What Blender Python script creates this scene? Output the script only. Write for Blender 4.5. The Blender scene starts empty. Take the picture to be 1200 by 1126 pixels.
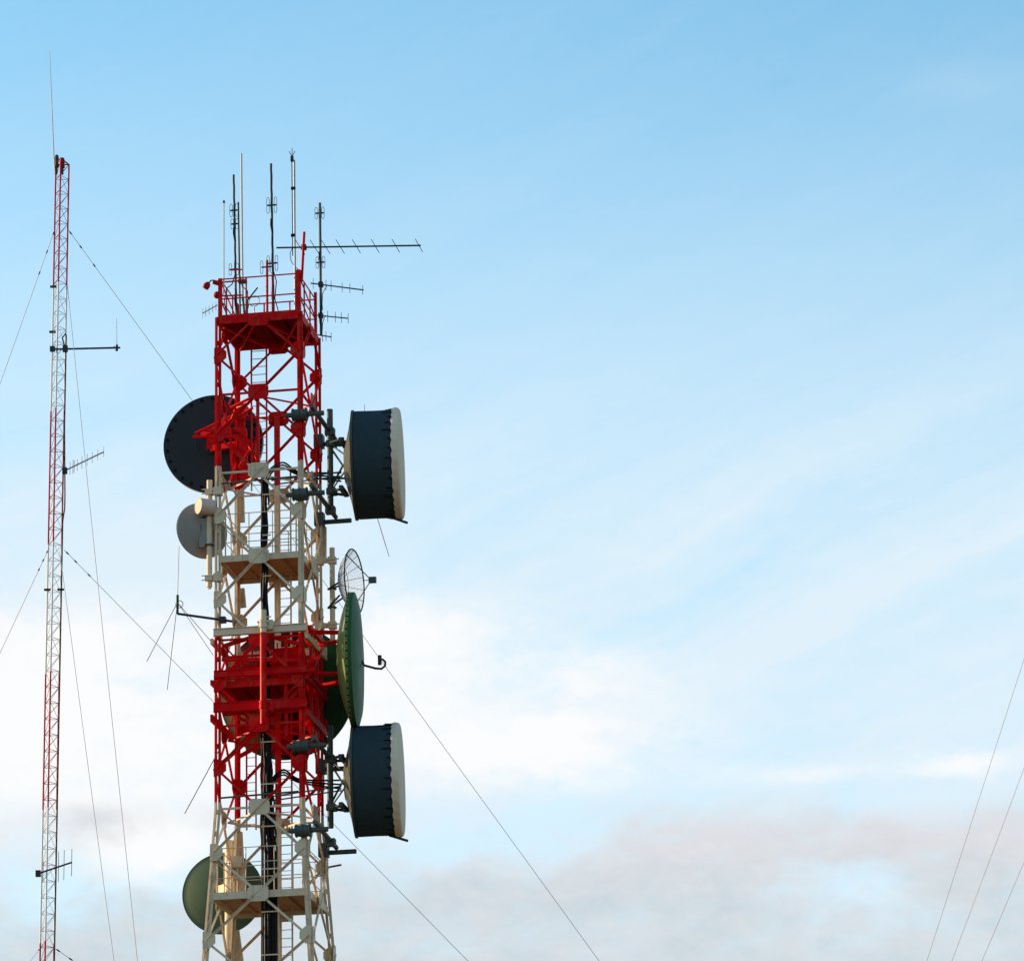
import bpy, bmesh, math, random
from mathutils import Vector, Matrix
random.seed(7)
R = math.radians
C = bpy.context.scene
COL = C.collection

# ------------------------------------------------------------------ camera
F, PITCH, ROLL = 5000.0, R(17.0), 0.016        # focal length in photo pixels (1200 wide)
CAM = Vector((0, 0, 1.7))
_d = Vector((0, math.cos(PITCH), math.sin(PITCH)))
_r0 = Vector((1, 0, 0)); _u0 = Vector((0, -math.sin(PITCH), math.cos(PITCH)))
_r = math.cos(ROLL) * _r0 - math.sin(ROLL) * _u0
_u = math.cos(ROLL) * _u0 + math.sin(ROLL) * _r0
cd = bpy.data.cameras.new('camera'); cam = bpy.data.objects.new('camera', cd); COL.objects.link(cam)
cd.sensor_fit = 'HORIZONTAL'; cd.sensor_width = 36; cd.lens = F / 1200 * 36
cd.clip_start = 0.5; cd.clip_end = 20000
M = Matrix((_r, _u, -_d)).transposed().to_4x4(); M.translation = CAM
cam.matrix_world = M
C.camera = cam

# ------------------------------------------------------------------ sun, exposure
SUN_EL, SUN_AZ = R(14), R(-76)                  # azimuth from +Y towards +X: low, at the left, a little behind the towers
sd = Vector((math.sin(SUN_AZ) * math.cos(SUN_EL), math.cos(SUN_AZ) * math.cos(SUN_EL), math.sin(SUN_EL)))
sl = bpy.data.lights.new('sun', 'SUN'); sl.energy = 5.0; sl.angle = R(0.5); sl.color = (1.0, 0.70, 0.42)
so = bpy.data.objects.new('sun', sl); COL.objects.link(so)
so.rotation_euler = (-sd).to_track_quat('-Z', 'Y').to_euler()
C.view_settings.view_transform = 'Standard'; C.view_settings.look = 'None'
EXPO = 0.55; C.view_settings.exposure = EXPO; C.view_settings.gamma = 1
C.render.engine = 'CYCLES'

# ------------------------------------------------------------------ node helper
class N:
    """tiny expression wrapper for shader math"""
    def __init__(s, nt, sock): s.nt = nt; s.s = sock
    def _m(s, op, *a, clamp=False):
        n = s.nt.nodes.new('ShaderNodeMath'); n.operation = op; n.use_clamp = clamp
        for i, v in enumerate((s,) + a):
            if isinstance(v, N): s.nt.links.new(v.s, n.inputs[i])
            else: n.inputs[i].default_value = v
        return N(s.nt, n.outputs[0])
    def __add__(s, o): return s._m('ADD', o)
    def __sub__(s, o): return s._m('SUBTRACT', o)
    def __mul__(s, o): return s._m('MULTIPLY', o)
    def __truediv__(s, o): return s._m('DIVIDE', o)
    def sat(s): return s._m('ADD', 0.0, clamp=True)
    def max(s, o): return s._m('MAXIMUM', o)
    def gt(s, o): return s._m('GREATER_THAN', o)
    def exp(s): return s._m('EXPONENT')
    def ramp(s, a, b):
        n = s.nt.nodes.new('ShaderNodeMapRange'); n.interpolation_type = 'SMOOTHSTEP'
        s.nt.links.new(s.s, n.inputs['Value'])
        n.inputs['From Min'].default_value = a; n.inputs['From Max'].default_value = b
        return N(s.nt, n.outputs[0])
def xyz(nt, vec):
    n = nt.nodes.new('ShaderNodeSeparateXYZ'); nt.links.new(vec, n.inputs[0])
    return [N(nt, o) for o in n.outputs]
def comb(nt, x, y, z):
    n = nt.nodes.new('ShaderNodeCombineXYZ')
    for i, v in enumerate((x, y, z)):
        if isinstance(v, N): nt.links.new(v.s, n.inputs[i])
        else: n.inputs[i].default_value = v
    return n.outputs[0]
def noise(nt, vec, scale, detail=4, rough=0.55, dist=0.0):
    n = nt.nodes.new('ShaderNodeTexNoise')
    if vec is not None: nt.links.new(vec, n.inputs['Vector'])
    n.inputs['Scale'].default_value = scale; n.inputs['Detail'].default_value = detail
    n.inputs['Roughness'].default_value = rough; n.inputs['Distortion'].default_value = dist
    return N(nt, n.outputs['Fac'])
def mixc(nt, fac, a, b, mode='MIX'):
    n = nt.nodes.new('ShaderNodeMix'); n.data_type = 'RGBA'; n.blend_type = mode
    for key, v in ((0, fac), (6, a), (7, b)):
        if isinstance(v, N): v = v.s
        if hasattr(v, 'is_output'): nt.links.new(v, n.inputs[key])
        elif key == 0: n.inputs[0].default_value = v
        else: n.inputs[key].default_value = (*v, 1)
    return n.outputs[2]

# ------------------------------------------------------------------ world: Nishita sky with evening clouds
W = bpy.data.worlds.new('World'); C.world = W; W.use_nodes = True
nt = W.node_tree; nt.nodes.clear()
SKY = 0.15
out = nt.nodes.new('ShaderNodeOutputWorld'); bg = nt.nodes.new('ShaderNodeBackground')
bg.inputs['Strength'].default_value = SKY
nt.links.new(bg.outputs[0], out.inputs['Surface'])
sky = nt.nodes.new('ShaderNodeTexSky'); sky.sky_type = 'NISHITA'; sky.sun_disc = False
sky.sun_elevation = SUN_EL; sky.sun_rotation = SUN_AZ
sky.air_density = 1.0; sky.dust_density = 0.6; sky.ozone_density = 1.0
tc = nt.nodes.new('ShaderNodeTexCoord')
dx, dy, dz = xyz(nt, tc.outputs['Generated'])
az = dx._m('ARCTAN2', dy); el = dz._m('ARCSINE')
U = az * 47.8 + 6.0                             # direction of the sky, about one unit per 1.2 degrees
V = (el - PITCH) * -50.0 + 5.63                 # grows towards the horizon
def blob(u, v, su, sv, warp=None):
    a = (U - u) / su; b = (V - v) / sv
    if warp is not None: a = a + warp; b = b + warp
    return ((a * a + b * b) * -1.0).exp()
P3 = comb(nt, U, V, dy)
warp1 = noise(nt, comb(nt, U * 0.6, V * 0.9, 2.0), 0.8, 4, 0.5) - 0.5
warp2 = noise(nt, comb(nt, U * 0.6, V * 0.9, 7.0), 0.8, 4, 0.5) - 0.5
n_big = noise(nt, P3, 0.45, 6, 0.55, 0.4)
n_puff = noise(nt, comb(nt, U * 0.75 + warp1 * 1.2, V * 1.35 + warp2 * 1.2, 4.0), 1.05, 9, 0.58)
n_fine = noise(nt, comb(nt, U + 11.0, V * 1.9, 0.0), 2.2, 8, 0.62, 0.2)
n_streak = noise(nt, comb(nt, U * 0.30 + V * 0.42 + warp1 * .8, V * 1.5 + U * 0.62 + warp2 * 1.4, 3.0), 0.75, 7, 0.56)
K = 1.0 / SKY / 2 ** EXPO
def lin(r, g, b):
    f = lambda c: (c / 255 / 12.92) if c <= 10 else ((c / 255 + 0.055) / 1.055) ** 2.4
    return tuple(f(c) * K for c in (r, g, b))
base = mixc(nt, 1.0, sky.outputs[0], (0.96, 1.35, 1.37), 'MULTIPLY')
# thin high veil that whitens the sky towards the horizon, in faint slanting streaks
low = V.ramp(3.5, 7.0)
veil = (V.ramp(-1.0, 8.8) * 0.9 + blob(11.6, 1.2, .9, .28) * .12 + blob(1.0, 6.2, 2.5, .9) * .15 + (n_streak - 0.5) * (low * 1.05 + 0.28) + (n_fine - 0.5) * (low * 0.2 + 0.07)).sat()
c1 = mixc(nt, veil, base, lin(224, 241, 252))
# wisps and cumulus in the sun
left = blob(0.3, 8.7, 2.9, 1.15) + blob(-4.0, 8.4, 3.0, 1.3) + blob(0.8, 7.4, 2.5, .55) * 0.45 + blob(1.9, 9.9, 0.8, 0.45) * .8
mid = blob(5.9, 8.75, 2.2, 0.55) + blob(4.4, 7.6, 1.9, 0.8) * 0.75 + blob(7.2, 7.9, 1.6, .35) * .4 + blob(11.0, 9.1, 0.6, 0.2) * 0.85 + blob(9.4, 9.15, 1.3, .14) * .35 + blob(14.0, 9.0, 2.0, 0.4) * 0.6
b_ = left + mid
bright = (b_ * 1.15 + (n_puff - 0.5) * 1.5 * b_.ramp(0.0, 0.6) + (n_fine - 0.5) * 0.8 * b_.ramp(0.0, 0.6)).ramp(0.04, 1.15)
c2 = mixc(nt, bright, c1, lin(252, 253, 254))
# grey cloud bank low down
bank = V.ramp(9.3, 10.6) * 0.85 + blob(8.0, 9.8, 1.5, 0.42) * 0.62 + blob(11.3, 9.85, 1.5, 0.45) * 0.62 + blob(1.2, 9.55, 1.5, .28) * .45 - blob(2.0, 10.1, 1.0, 0.40) * 0.75 - blob(0.2, 10.4, 0.9, 0.35) * 0.5 - blob(9.85, 10.35, 0.7, 0.28) * 0.65 - blob(6.2, 9.9, 1.0, .25) * .3
bank = (bank + ((n_puff - 0.5) * 1.9 + (n_fine - 0.5) * 0.9) * V.ramp(8.8, 9.8)) * V.ramp(8.8, 9.5)
bankf = bank.ramp(0.05, 1.02) * 0.93
rightness = U.ramp(3.0, 8.0)
pink = mixc(nt, (V.ramp(9.9, 10.6) + (n_puff - 0.5) * 1.2 + 0.35 - rightness * 0.35).sat(), lin(221, 218, 222), lin(202, 213, 220))
pink = mixc(nt, ((n_fine - .5) * 2.0 + .3).sat(), pink, lin(226, 229, 233))
c3 = mixc(nt, bankf, c2, pink)
# below the horizon the background is only a fallback behind the ground sheet
nt.links.new(c3, bg.inputs['Color'])

# ------------------------------------------------------------------ materials
def mat(name, col, rough=0.5, metal=0.0, dirt=0.2, dirtcol=None, scale=3.0, spec=0.06, colfn=None, bump=0.0):
    m = bpy.data.materials.new(name); m.use_nodes = True
    nt = m.node_tree; b = nt.nodes['Principled BSDF']
    t = nt.nodes.new('ShaderNodeTexCoord')
    c = colfn(nt, t.outputs['Object']) if colfn else tuple(col)
    x, y, z = xyz(nt, t.outputs['Object'])
    n1 = noise(nt, t.outputs['Object'], scale, 6, 0.65)
    n2 = noise(nt, comb(nt, x * 6.0, y * 6.0, z * 0.7), scale * 0.6, 4, 0.6)     # run-off streaks
    f = (n1.ramp(0.48, 0.75) * 0.6 + n2.ramp(0.52, 0.75) * 0.6).sat() * dirt
    dc = dirtcol or tuple(v * 0.45 + 0.015 for v in col)
    c = mixc(nt, f, c, dc)
    nt.links.new(c, b.inputs['Base Color'])
    b.inputs['Metallic'].default_value = metal
    b.inputs['Specular IOR Level'].default_value = spec
    r = n1 * 0.25 + (rough - 0.12); nt.links.new(r.s, b.inputs['Roughness'])
    if bump:
        bn = nt.nodes.new('ShaderNodeBump'); bn.inputs['Strength'].default_value = bump; bn.inputs['Distance'].default_value = 0.02
        nt.links.new(noise(nt, t.outputs['Object'], scale * 3, 5).s, bn.inputs['Height']); nt.links.new(bn.outputs[0], b.inputs['Normal'])
    return m
RED = (0.62, 0.0008, 0.003); FADED = (0.66, 0.035, 0.028); WHITE = (0.68, 0.56, 0.385)
def faded(nt, vec):
    """red paint, chalked and faded in patches"""
    return mixc(nt, noise(nt, vec, 1.3, 6, 0.65).ramp(0.45, 0.72) * 0.7, RED, FADED)
def bands(red, white, cuts):
    """paint bands: cuts from the top down, red above the first"""
    def col(nt, vec):
        x, y, z = xyz(nt, vec)
        z = z + (noise(nt, vec, 4.0, 2) - 0.5) * 0.05
        cc = red if len(cuts) % 2 == 0 else white
        cur = cc
        res = None
        # from the bottom up
        seq = list(reversed(cuts)); colr = cc
        res = faded(nt, vec) if colr is RED else colr
        for c in seq:
            colr = white if colr is red else red
            cl = faded(nt, vec) if colr is RED else colr
            res = mixc(nt, z.gt(c), res, cl)
        return res
    return col

# ------------------------------------------------------------------ mesh builder
def perp(a):
    a = a.normalized()
    t = Vector((0, 0, 1)) if abs(a.z) < 0.9 else Vector((1, 0, 0))
    u = a.cross(t).normalized(); return u, a.cross(u).normalized()
class MB:
    def __init__(s): s.v = []; s.f = []; s.sm = []
    def add(s, vs, fs, smooth=False):
        o = len(s.v); s.v += [Vector(p) for p in vs]
        s.f += [tuple(i + o for i in f) for f in fs]; s.sm += [smooth] * len(fs); return s
    def beam(s, a, b, w, h, up=(0, 0, 1)):
        a = Vector(a); b = Vector(b); d = (b - a).normalized(); up = Vector(up)
        if abs(d.dot(up.normalized())) > 0.97: up = Vector((0, 1, 0)) if abs(d.y) < 0.9 else Vector((1, 0, 0))
        x = d.cross(up).normalized() * (w / 2); y = x.cross(d).normalized() * (h / 2)
        vs = [p + i * x + j * y for p in (a, b) for i, j in ((-1, -1), (1, -1), (1, 1), (-1, 1))]
        return s.add(vs, [(0, 3, 2, 1), (4, 5, 6, 7), (0, 1, 5, 4), (1, 2, 6, 5), (2, 3, 7, 6), (3, 0, 4, 7)])
    def box(s, c, sx, sy, sz):
        c = Vector(c); return s.beam(c - Vector((0, 0, sz / 2)), c + Vector((0, 0, sz / 2)), sx, sy, (0, 1, 0))
    def angle(s, a, b, d1, d2, w, t):
        """L section: heel on the line a-b, flanges along d1 and d2"""
        a = Vector(a); b = Vector(b); d1 = Vector(d1).normalized(); d2 = Vector(d2).normalized()
        prof = [(0, 0), (w, 0), (w, t), (t, t), (t, w), (0, w)]
        vs = [p + d1 * i + d2 * j for p in (a, b) for i, j in prof]
        n = 6
        fs = [(i, (i + 1) % n, n + (i + 1) % n, n + i) for i in range(n)]
        fs += [(0, 1, 2, 3), (0, 3, 4, 5), (6, 9, 8, 7), (6, 11, 10, 9)]
        return s.add(vs, fs)
    def tube(s, pts, r, n=8, caps=True):
        pts = [Vector(p) for p in pts]; rs = r if isinstance(r, (list, tuple)) else [r] * len(pts)
        vs = []; u = None
        for i, p in enumerate(pts):
            d = (pts[min(i + 1, len(pts) - 1)] - pts[max(i - 1, 0)]).normalized()
            if u is None: u, w = perp(d)
            else:
                u = (u - d * u.dot(d)).normalized(); w = d.cross(u)
            w = d.cross(u)
            vs += [p + rs[i] * (math.cos(2 * math.pi * k / n) * u + math.sin(2 * math.pi * k / n) * w) for k in range(n)]
        fs = [(i * n + k, i * n + (k + 1) % n, (i + 1) * n + (k + 1) % n, (i + 1) * n + k) for i in range(len(pts) - 1) for k in range(n)]
        s.add(vs, fs, True)
        if caps:
            s.add(vs[:n], [tuple(reversed(range(n)))]); s.add(vs[-n:], [tuple(range(n))])
        return s
    def lathe(s, prof, o, axis, n=48, sharp=28):
        """prof: (radius, distance along axis); creases where it bends more than `sharp` degrees"""
        o = Vector(o); ax = Vector(axis).normalized(); u, w = perp(ax)
        ring = lambda r, h: [o + ax * h + r * (math.cos(2 * math.pi * k / n) * u + math.sin(2 * math.pi * k / n) * w) for k in range(n)]
        runs = [[prof[0]]]
        for i in range(1, len(prof)):
            runs[-1].append(prof[i])
            if i < len(prof) - 1:
                a = Vector(prof[i]) - Vector(prof[i - 1]); b = Vector(prof[i + 1]) - Vector(prof[i])
                if a.length > 0 and b.length > 0 and abs(a.angle(b)) > R(sharp): runs.append([prof[i]])
        for run in runs:
            vs = []
            for r, h in run: vs += ring(max(r, 1e-4), h)
            s.add(vs, [(i * n + k, i * n + (k + 1) % n, (i + 1) * n + (k + 1) % n, (i + 1) * n + k) for i in range(len(run) - 1) for k in range(n)], True)
        return s
    def plate(s, poly, thick):
        """convex polygon extruded by the vector thick"""
        poly = [Vector(p) for p in poly]; t = Vector(thick); n = len(poly)
        vs = [p - t / 2 for p in poly] + [p + t / 2 for p in poly]
        return s.add(vs, [tuple(reversed(range(n))), tuple(range(n, 2 * n))] + [(i, (i + 1) % n, n + (i + 1) % n, n + i) for i in range(n)])
    def ring(s, c, axis, rad, r, n=48, m=6, a0=0, a1=2 * math.pi):
        c = Vector(c); u, w = perp(Vector(axis)); full = abs(a1 - a0 - 2 * math.pi) < 1e-6
        pts = [c + rad * (math.cos(a0 + (a1 - a0) * k / n) * u + math.sin(a0 + (a1 - a0) * k / n) * w) for k in range(n + 1)]
        return s.tube(pts, r, m, caps=not full)
    def build(s, name, m, parent=None, off=(0, 0, 0)):
        off = Vector(off); me = bpy.data.meshes.new(name)
        me.from_pydata([p - off for p in s.v], [], s.f)
        me.polygons.foreach_set('use_smooth', s.sm)
        bm = bmesh.new(); bm.from_mesh(me); bmesh.ops.recalc_face_normals(bm, faces=bm.faces); bm.to_mesh(me); bm.free()
        me.materials.append(m)
        o = bpy.data.objects.new(name, me); COL.objects.link(o); o.parent = parent
        return o
def thing(name, label, cat, loc=(0, 0, 0), rz=0.0, group=None):
    o = bpy.data.objects.new(name, None); COL.objects.link(o); o.empty_display_size = 0.3
    o.location = loc; o.rotation_euler = (0, 0, rz); o['label'] = label; o['category'] = cat
    if group: o['group'] = group
    return o

# ------------------------------------------------------------------ pixel -> place
def ray(px, py):
    return (_d + _r * ((px - 600) / F) + _u * ((563 - py) / F)).normalized()
def atY(px, py, Y):
    d = ray(px, py); return CAM + d * (Y / d.y)
TY, TRZ = 146.0, R(-9.5)
_c = atY(315.6, 460, TY)
TO = Vector((_c.x, TY, 0))
LEAN_T = -0.004                                   # the tower is a hair out of plumb
TO.x += 0.004 * 41
TM = Matrix.Translation(TO) @ Matrix.Rotation(TRZ, 4, 'Z') @ Matrix.Rotation(LEAN_T, 4, 'Y'); TRE = TM.to_euler(); TI = TM.inverted()
def tw(px, py, y=None, x=None):
    """pixel -> tower coordinates, on the plane of given depth y (or given x)"""
    o = TI @ CAM; d = TI.to_3x3() @ ray(px, py)
    t = (y - o.y) / d.y if x is None else (x - o.x) / d.x
    return o + d * t
H = 1.5                                          # half width of the straight part
ZL = [tw(304, y, -H).z for y in (368, 460, 552, 652, 748, 849, 946)]
Z_TAPER = ZL[6]
z = ZL[6]; 
ZL.append(tw(304, 1047, -H - 0.2).z)
while ZL[-1] > 5: ZL.append(ZL[-1] - 3.1 - 0.15 * (len(ZL) - 8))
NODE = [(ZL[i] + ZL[i + 1]) / 2 for i in range(len(ZL) - 1)]
def half(z): return H + max(0.0, Z_TAPER - z) * 0.066
def corner(sx, sy, z): h = half(z); return Vector((sx * h, sy * h, z))
CUT = [tw(304, 543, -H).z, tw(304, 744, -H).z, tw(304, 937, -H).z, 14.0, 4.0]

tower_paint = mat('tower_paint', WHITE, 0.45, dirt=0.65, dirtcol=(0.20, 0.10, 0.05), scale=2.6, colfn=bands(RED, WHITE, CUT))
red_paint = mat('red_paint', RED, 0.5, dirt=0.45, colfn=faded)
white_paint = mat('cream_paint', WHITE, 0.45, dirt=0.35, dirtcol=(0.2, 0.14, 0.09))
steel = mat('galvanised_steel', (0.085, 0.105, 0.095), 0.5, 0.2, dirt=0.4)
dark = mat('weathered_dark_metal', (0.045, 0.05, 0.05), 0.45, 0.3, dirt=0.3)
pale = mat('pale_fibreglass', (0.62, 0.62, 0.57), 0.5, dirt=0.15)
alu = mat('dull_aluminium', (0.30, 0.31, 0.31), 0.45, 0.5, dirt=0.3)
rubber = mat('black_cable', (0.012, 0.012, 0.013), 0.45, dirt=0.2, dirtcol=(0.03, 0.027, 0.025))
brown_cable = mat('brown_cable', (0.035, 0.02, 0.017), 0.5, dirt=0.2)
slate = mat('slate_blue_shroud', (0.030, 0.051, 0.060), 0.8, spec=.04, dirt=0.6, dirtcol=(0.055, 0.068, 0.074), scale=1.6)
char = mat('charcoal_dish', (0.026, 0.040, 0.046), 0.6, dirt=0.35, dirtcol=(0.05, 0.055, 0.06), scale=1.2)
fabric = mat('radome_fabric', (0.72, 0.60, 0.44), 0.8, dirt=0.35, dirtcol=(0.38, 0.33, 0.27), scale=1.5, bump=0.4)
green = mat('green_dish', (0.024, 0.095, 0.034), 0.5, dirt=0.5, dirtcol=(0.05, 0.12, 0.035), scale=1.0)
olive = mat('olive_dish', (0.085, 0.12, 0.055), 0.45, dirt=0.4, dirtcol=(0.06, 0.08, 0.03), scale=1.0)
sage = mat('sage_dish', (0.085, 0.13, 0.08), 0.5, dirt=0.35, dirtcol=(0.05, 0.10, 0.05), scale=1.2)
greyd = mat('grey_dish', (0.27, 0.26, 0.23), 0.5, dirt=0.35, scale=1.5)
hole = mat('dark_bolt', (0.008, 0.008, 0.008), 0.6, dirt=0.1)
wirem = mat('guy_steel', (0.33, 0.34, 0.35), 0.5, 0.3, dirt=0.2)
lamp_red = mat('red_lamp_glass', (0.35, 0.01, 0.01), 0.25, dirt=0.1)
shaded_red = mat('shade_darkened_red_deck', (0.21, 0.003, 0.004), 0.7, dirt=0.5, scale=1.5)  # red darkened to carry the shade under the decks
deck_brown = mat('brown_deck', (0.42, 0.25, 0.14), 0.7, dirt=0.5, dirtcol=(0.20, 0.12, 0.075), scale=1.5)  # brown for deck plates and ribs, mottled darker by noise

# ------------------------------------------------------------------ ground
g = MB(); S = 9000
g.add([(-S, -S, 0), (S, -S, 0), (S, S, 0), (-S, S, 0)], [(0, 1, 2, 3)])
def ground_col(nt, vec):
    a = noise(nt, vec, 0.02, 6); b = noise(nt, vec, 0.8, 5)
    c = mixc(nt, a.ramp(0.4, 0.6), (0.13, 0.10, 0.065), (0.07, 0.065, 0.035))
    return mixc(nt, b.ramp(0.4, 0.7), c, (0.17, 0.13, 0.09))
go = g.build('ground', mat('dry_earth', (0.27, 0.2, 0.13), 0.9, dirt=0.2, scale=0.3, colfn=ground_col, spec=0.1))
go['kind'] = 'structure'

# ------------------------------------------------------------------ the lattice tower
T = thing('lattice_tower', 'red and white banded square lattice tower carrying the large dish antennas', 'tower', TO, TRZ); T.rotation_euler = TRE
Z = Vector((0, 0, 1))
FACES = [((-1, -1), (1, -1), Vector((0, -1, 0))), ((1, -1), (1, 1), Vector((1, 0, 0))),
         ((1, 1), (-1, 1), Vector((0, 1, 0))), ((-1, 1), (-1, -1), Vector((-1, 0, 0)))]
LEG_TOP = tw(257, 372, -H).z
for sx, sy in ((-1, -1), (1, -1), (1, 1), (-1, 1)):
    mb = MB()
    gz, L, t = 0.012, 0.10, 0.016
    zs = [LEG_TOP, Z_TAPER, 0.0]
    for a, b in zip(zs, zs[1:]):
        A = corner(sx, sy, a); B = corner(sx, sy, b)
        for q in (1, -1):
            e1 = Vector((q * sx, 0, 0)); e2 = Vector((0, q * sy, 0))
            o = (e1 + e2) * gz
            mb.angle(A + o, B + o, e1, e2, L, t)
    zz = LEG_TOP - 0.2
    while zz > 1:                                 # battens that tie the two angles together
        c = corner(sx, sy, zz); mb.box(c, 0.10, 0.10, 0.16); zz -= 0.78
    leg = mb.build('leg', tower_paint, T)
    for i, nz in enumerate(NODE[:10]):
        g = MB()
        c = corner(sx, sy, nz)
        for ax, nrm in ((Vector((-sx, 0, 0)), Vector((0, sy, 0))), (Vector((0, -sy, 0)), Vector((sx, 0, 0)))):
            p = c + nrm * 0.118 - ax * 0.09
            g.plate([p + Z * 0.30, p + ax * 0.22 + Z * 0.30, p + ax * 0.42 + Z * 0.12, p + ax * 0.42 - Z * 0.12, p + ax * 0.22 - Z * 0.30, p - Z * 0.30], nrm * 0.02)
        g.build('gusset_plate', tower_paint, leg)
for fi, (ca, cb, nrm) in enumerate(FACES):
    for k in range(len(ZL) - 1):
        mb = MB()
        zc = ZL[k]
        zb = NODE[k]; zt = NODE[k - 1] if k else None
        side = Vector((cb[0] - ca[0], cb[1] - ca[1], 0)).normalized()
        Mid = (corner(*ca, zc) + corner(*cb, zc)) / 2
        if zt is None:                            # half panel below the top platform
            for c_, q in ((ca, -1), (cb, 1)):
                A = Mid + nrm * 0.075 - Z * 0.1; B = corner(*c_, zb) + nrm * 0.075
                d = (B - A).normalized(); mb.angle(A, B, d.cross(nrm), nrm, 0.085, 0.014)
        else:
            for (c0, c1, off, fl) in ((ca, cb, 0.085, 1), (cb, ca, 0.055, -1)):
                A = corner(*c0, zb) + nrm * off; B = corner(*c1, zt) + nrm * off
                d = (B - A).normalized(); up = d.cross(nrm); up = up if up.z > 0 else -up
                mb.angle(A, B, -up, nrm * fl, 0.085, 0.014)
        br = mb.build('cross_brace', tower_paint, T)
        if k < 11:
            g = MB(); p = Mid + nrm * 0.135 - Z * (0.30 if k == 0 else 0)
            w, h = 0.37, (0.18 if k == 0 else 0.28)
            g.plate([p + side * i * w + Z * j * h for i, j in ((-1, -.62), (-.68, -1), (.68, -1), (1, -.62), (1, .62), (.68, 1), (-.68, 1), (-1, .62))], nrm * 0.022)
            g.build('gusset_plate', tower_paint, br)
        mb = MB()
        A = corner(*ca, zc) - nrm * 0.02; B = corner(*cb, zc) - nrm * 0.02
        mb.angle(A + side * .1, B - side * .1, Z, -nrm, 0.07, 0.012)
        mb.build('horizontal_strut', tower_paint, T)
# plan bracing at the levels without a deck
for k in (1, 2, 5, 6):
    mb = MB(); zc = ZL[k] - 0.1; h = half(zc)
    m4 = [Vector((0, -h, zc)), Vector((h, 0, zc)), Vector((0, h, zc)), Vector((-h, 0, zc))]
    for a, b in zip(m4, m4[1:] + m4[:1]): mb.angle(a, b, -Z, (a + b) * -0.5, 0.06, 0.012)
    mb.build('plan_brace', tower_paint, T)

# decks
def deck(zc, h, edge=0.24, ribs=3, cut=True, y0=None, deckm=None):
    deckm = deckm or deck_brown
    mb = MB(); y0 = -h + (0.42 if cut else 0.05)
    zt = zc + edge / 2 - 0.03
    mb.box((0, (y0 + h) / 2, zt), 2 * h - 0.1, h - y0, 0.03)
    if cut:
        for sx in (-1, 1): mb.box((sx * (h * 0.6), -h + 0.22, zt), h * 0.75, 0.40, 0.03)
    for i in range(ribs):
        x = -h + 2 * h * (i + 1) / (ribs + 1)
        mb.beam((x, y0 + .05, zt - 0.075), (x, h - 0.05, zt - 0.075), 0.05, 0.10)
    d = mb.build('deck', deckm, T)
    e = MB()
    for s in (-1, 1):
        e.box((0, s * h, zc), 2 * h + 0.06, 0.06, edge); e.box((s * h, 0, zc), 0.06, 2 * h - 0.07, edge)
    e.build('edge_beam', tower_paint, d)
    return d
Z_TOP = tw(304, 372, -H).z
deck(Z_TOP - 0.02, H + 0.02, 0.27, 3, False, deckm=shaded_red)
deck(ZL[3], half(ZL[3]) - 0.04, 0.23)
deck(tw(304, 799, -H).z, half(ZL[4]) - 0.10, 0.24, 4, deckm=shaded_red)
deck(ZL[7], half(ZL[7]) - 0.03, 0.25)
# diagonal ribs under the top deck
mb = MB()
for s in (-1, 1):
    mb.beam((s * 0.2, -H + .1, Z_TOP - 0.2), (s * (H - .15), H - .2, Z_TOP - 0.2), 0.07, 0.1)
    mb.beam((s * 0.2, H - .1, Z_TOP - 0.213), (s * (H - .15), -H + .2, Z_TOP - 0.213), 0.07, 0.1)
mb.build('deck_rib', tower_paint, T)
# top railing
def railing(zb, h, rails, pr, rr, posts, name='railing', top=None):
    mb = MB(); top = top or max(rails)
    for f in range(4):
        a, b = ((-1, -1), (1, -1), (1, 1), (-1, 1))[f], ((1, -1), (1, 1), (-1, 1), (-1, -1))[f]
        for i in range(posts):
            t = i / posts
            x = h * (a[0] * (1 - t) + b[0] * t); y = h * (a[1] * (1 - t) + b[1] * t)
            mb.tube([(x, y, zb), (x, y, zb + top)], pr if i else pr * 1.5, 6)
        for rz_ in rails: mb.tube([(h * a[0], h * a[1], zb + rz_), (h * b[0], h * b[1], zb + rz_)], rr, 6)
    return mb.build(name, tower_paint, T)
zb = Z_TOP + 0.1
rail = railing(zb, H - 0.06, (0.72, 1.48), 0.030, 0.026, 3, top=1.50)
for (sx, sy, h, r) in ((-1, -1, 1.5, 0.065), (1, -1, 1.6, 0.085), (1, 1, 1.75, 0.05), (-1, 1, 1.5, 0.06)):
    x, y = sx * (H - 0.06), sy * (H - 0.06)
    MB().box((x, y, zb + h / 2), 2 * r, 2 * r, h).build('corner_post', tower_paint, rail)
mb = MB()
p0 = tw(353.5, 330, -H + .06); p1 = tw(356.5, 272, -H + .06); mb.tube([p0, p1], 0.05, 8)
p0 = tw(311, 366, -0.9); p1 = tw(313, 305, -0.9); mb.tube([(p1.x, p1.y, zb - .05), p1], 0.045, 8)
mb.build('mounting_pole', red_paint, T)
for s in (-1, 1):                                 # raking stays on the right hand and left hand rail panels
    x = s * (H - .06)
    for a_, b_ in ((1.45, .75), (.72, .05)): MB().tube([(x, -H + .1, zb + a_), (x, H - .1, zb + b_)], 0.026, 6).build('rail_stay', tower_paint, rail)

for zl, h in ((ZL[3] + .1, half(ZL[3]) - .22), (ZL[7] + .1, half(ZL[7]) - .2)):
    railing(zl, h, (0.55, 1.08, 1.6), 0.018, 0.016, 3)

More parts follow.
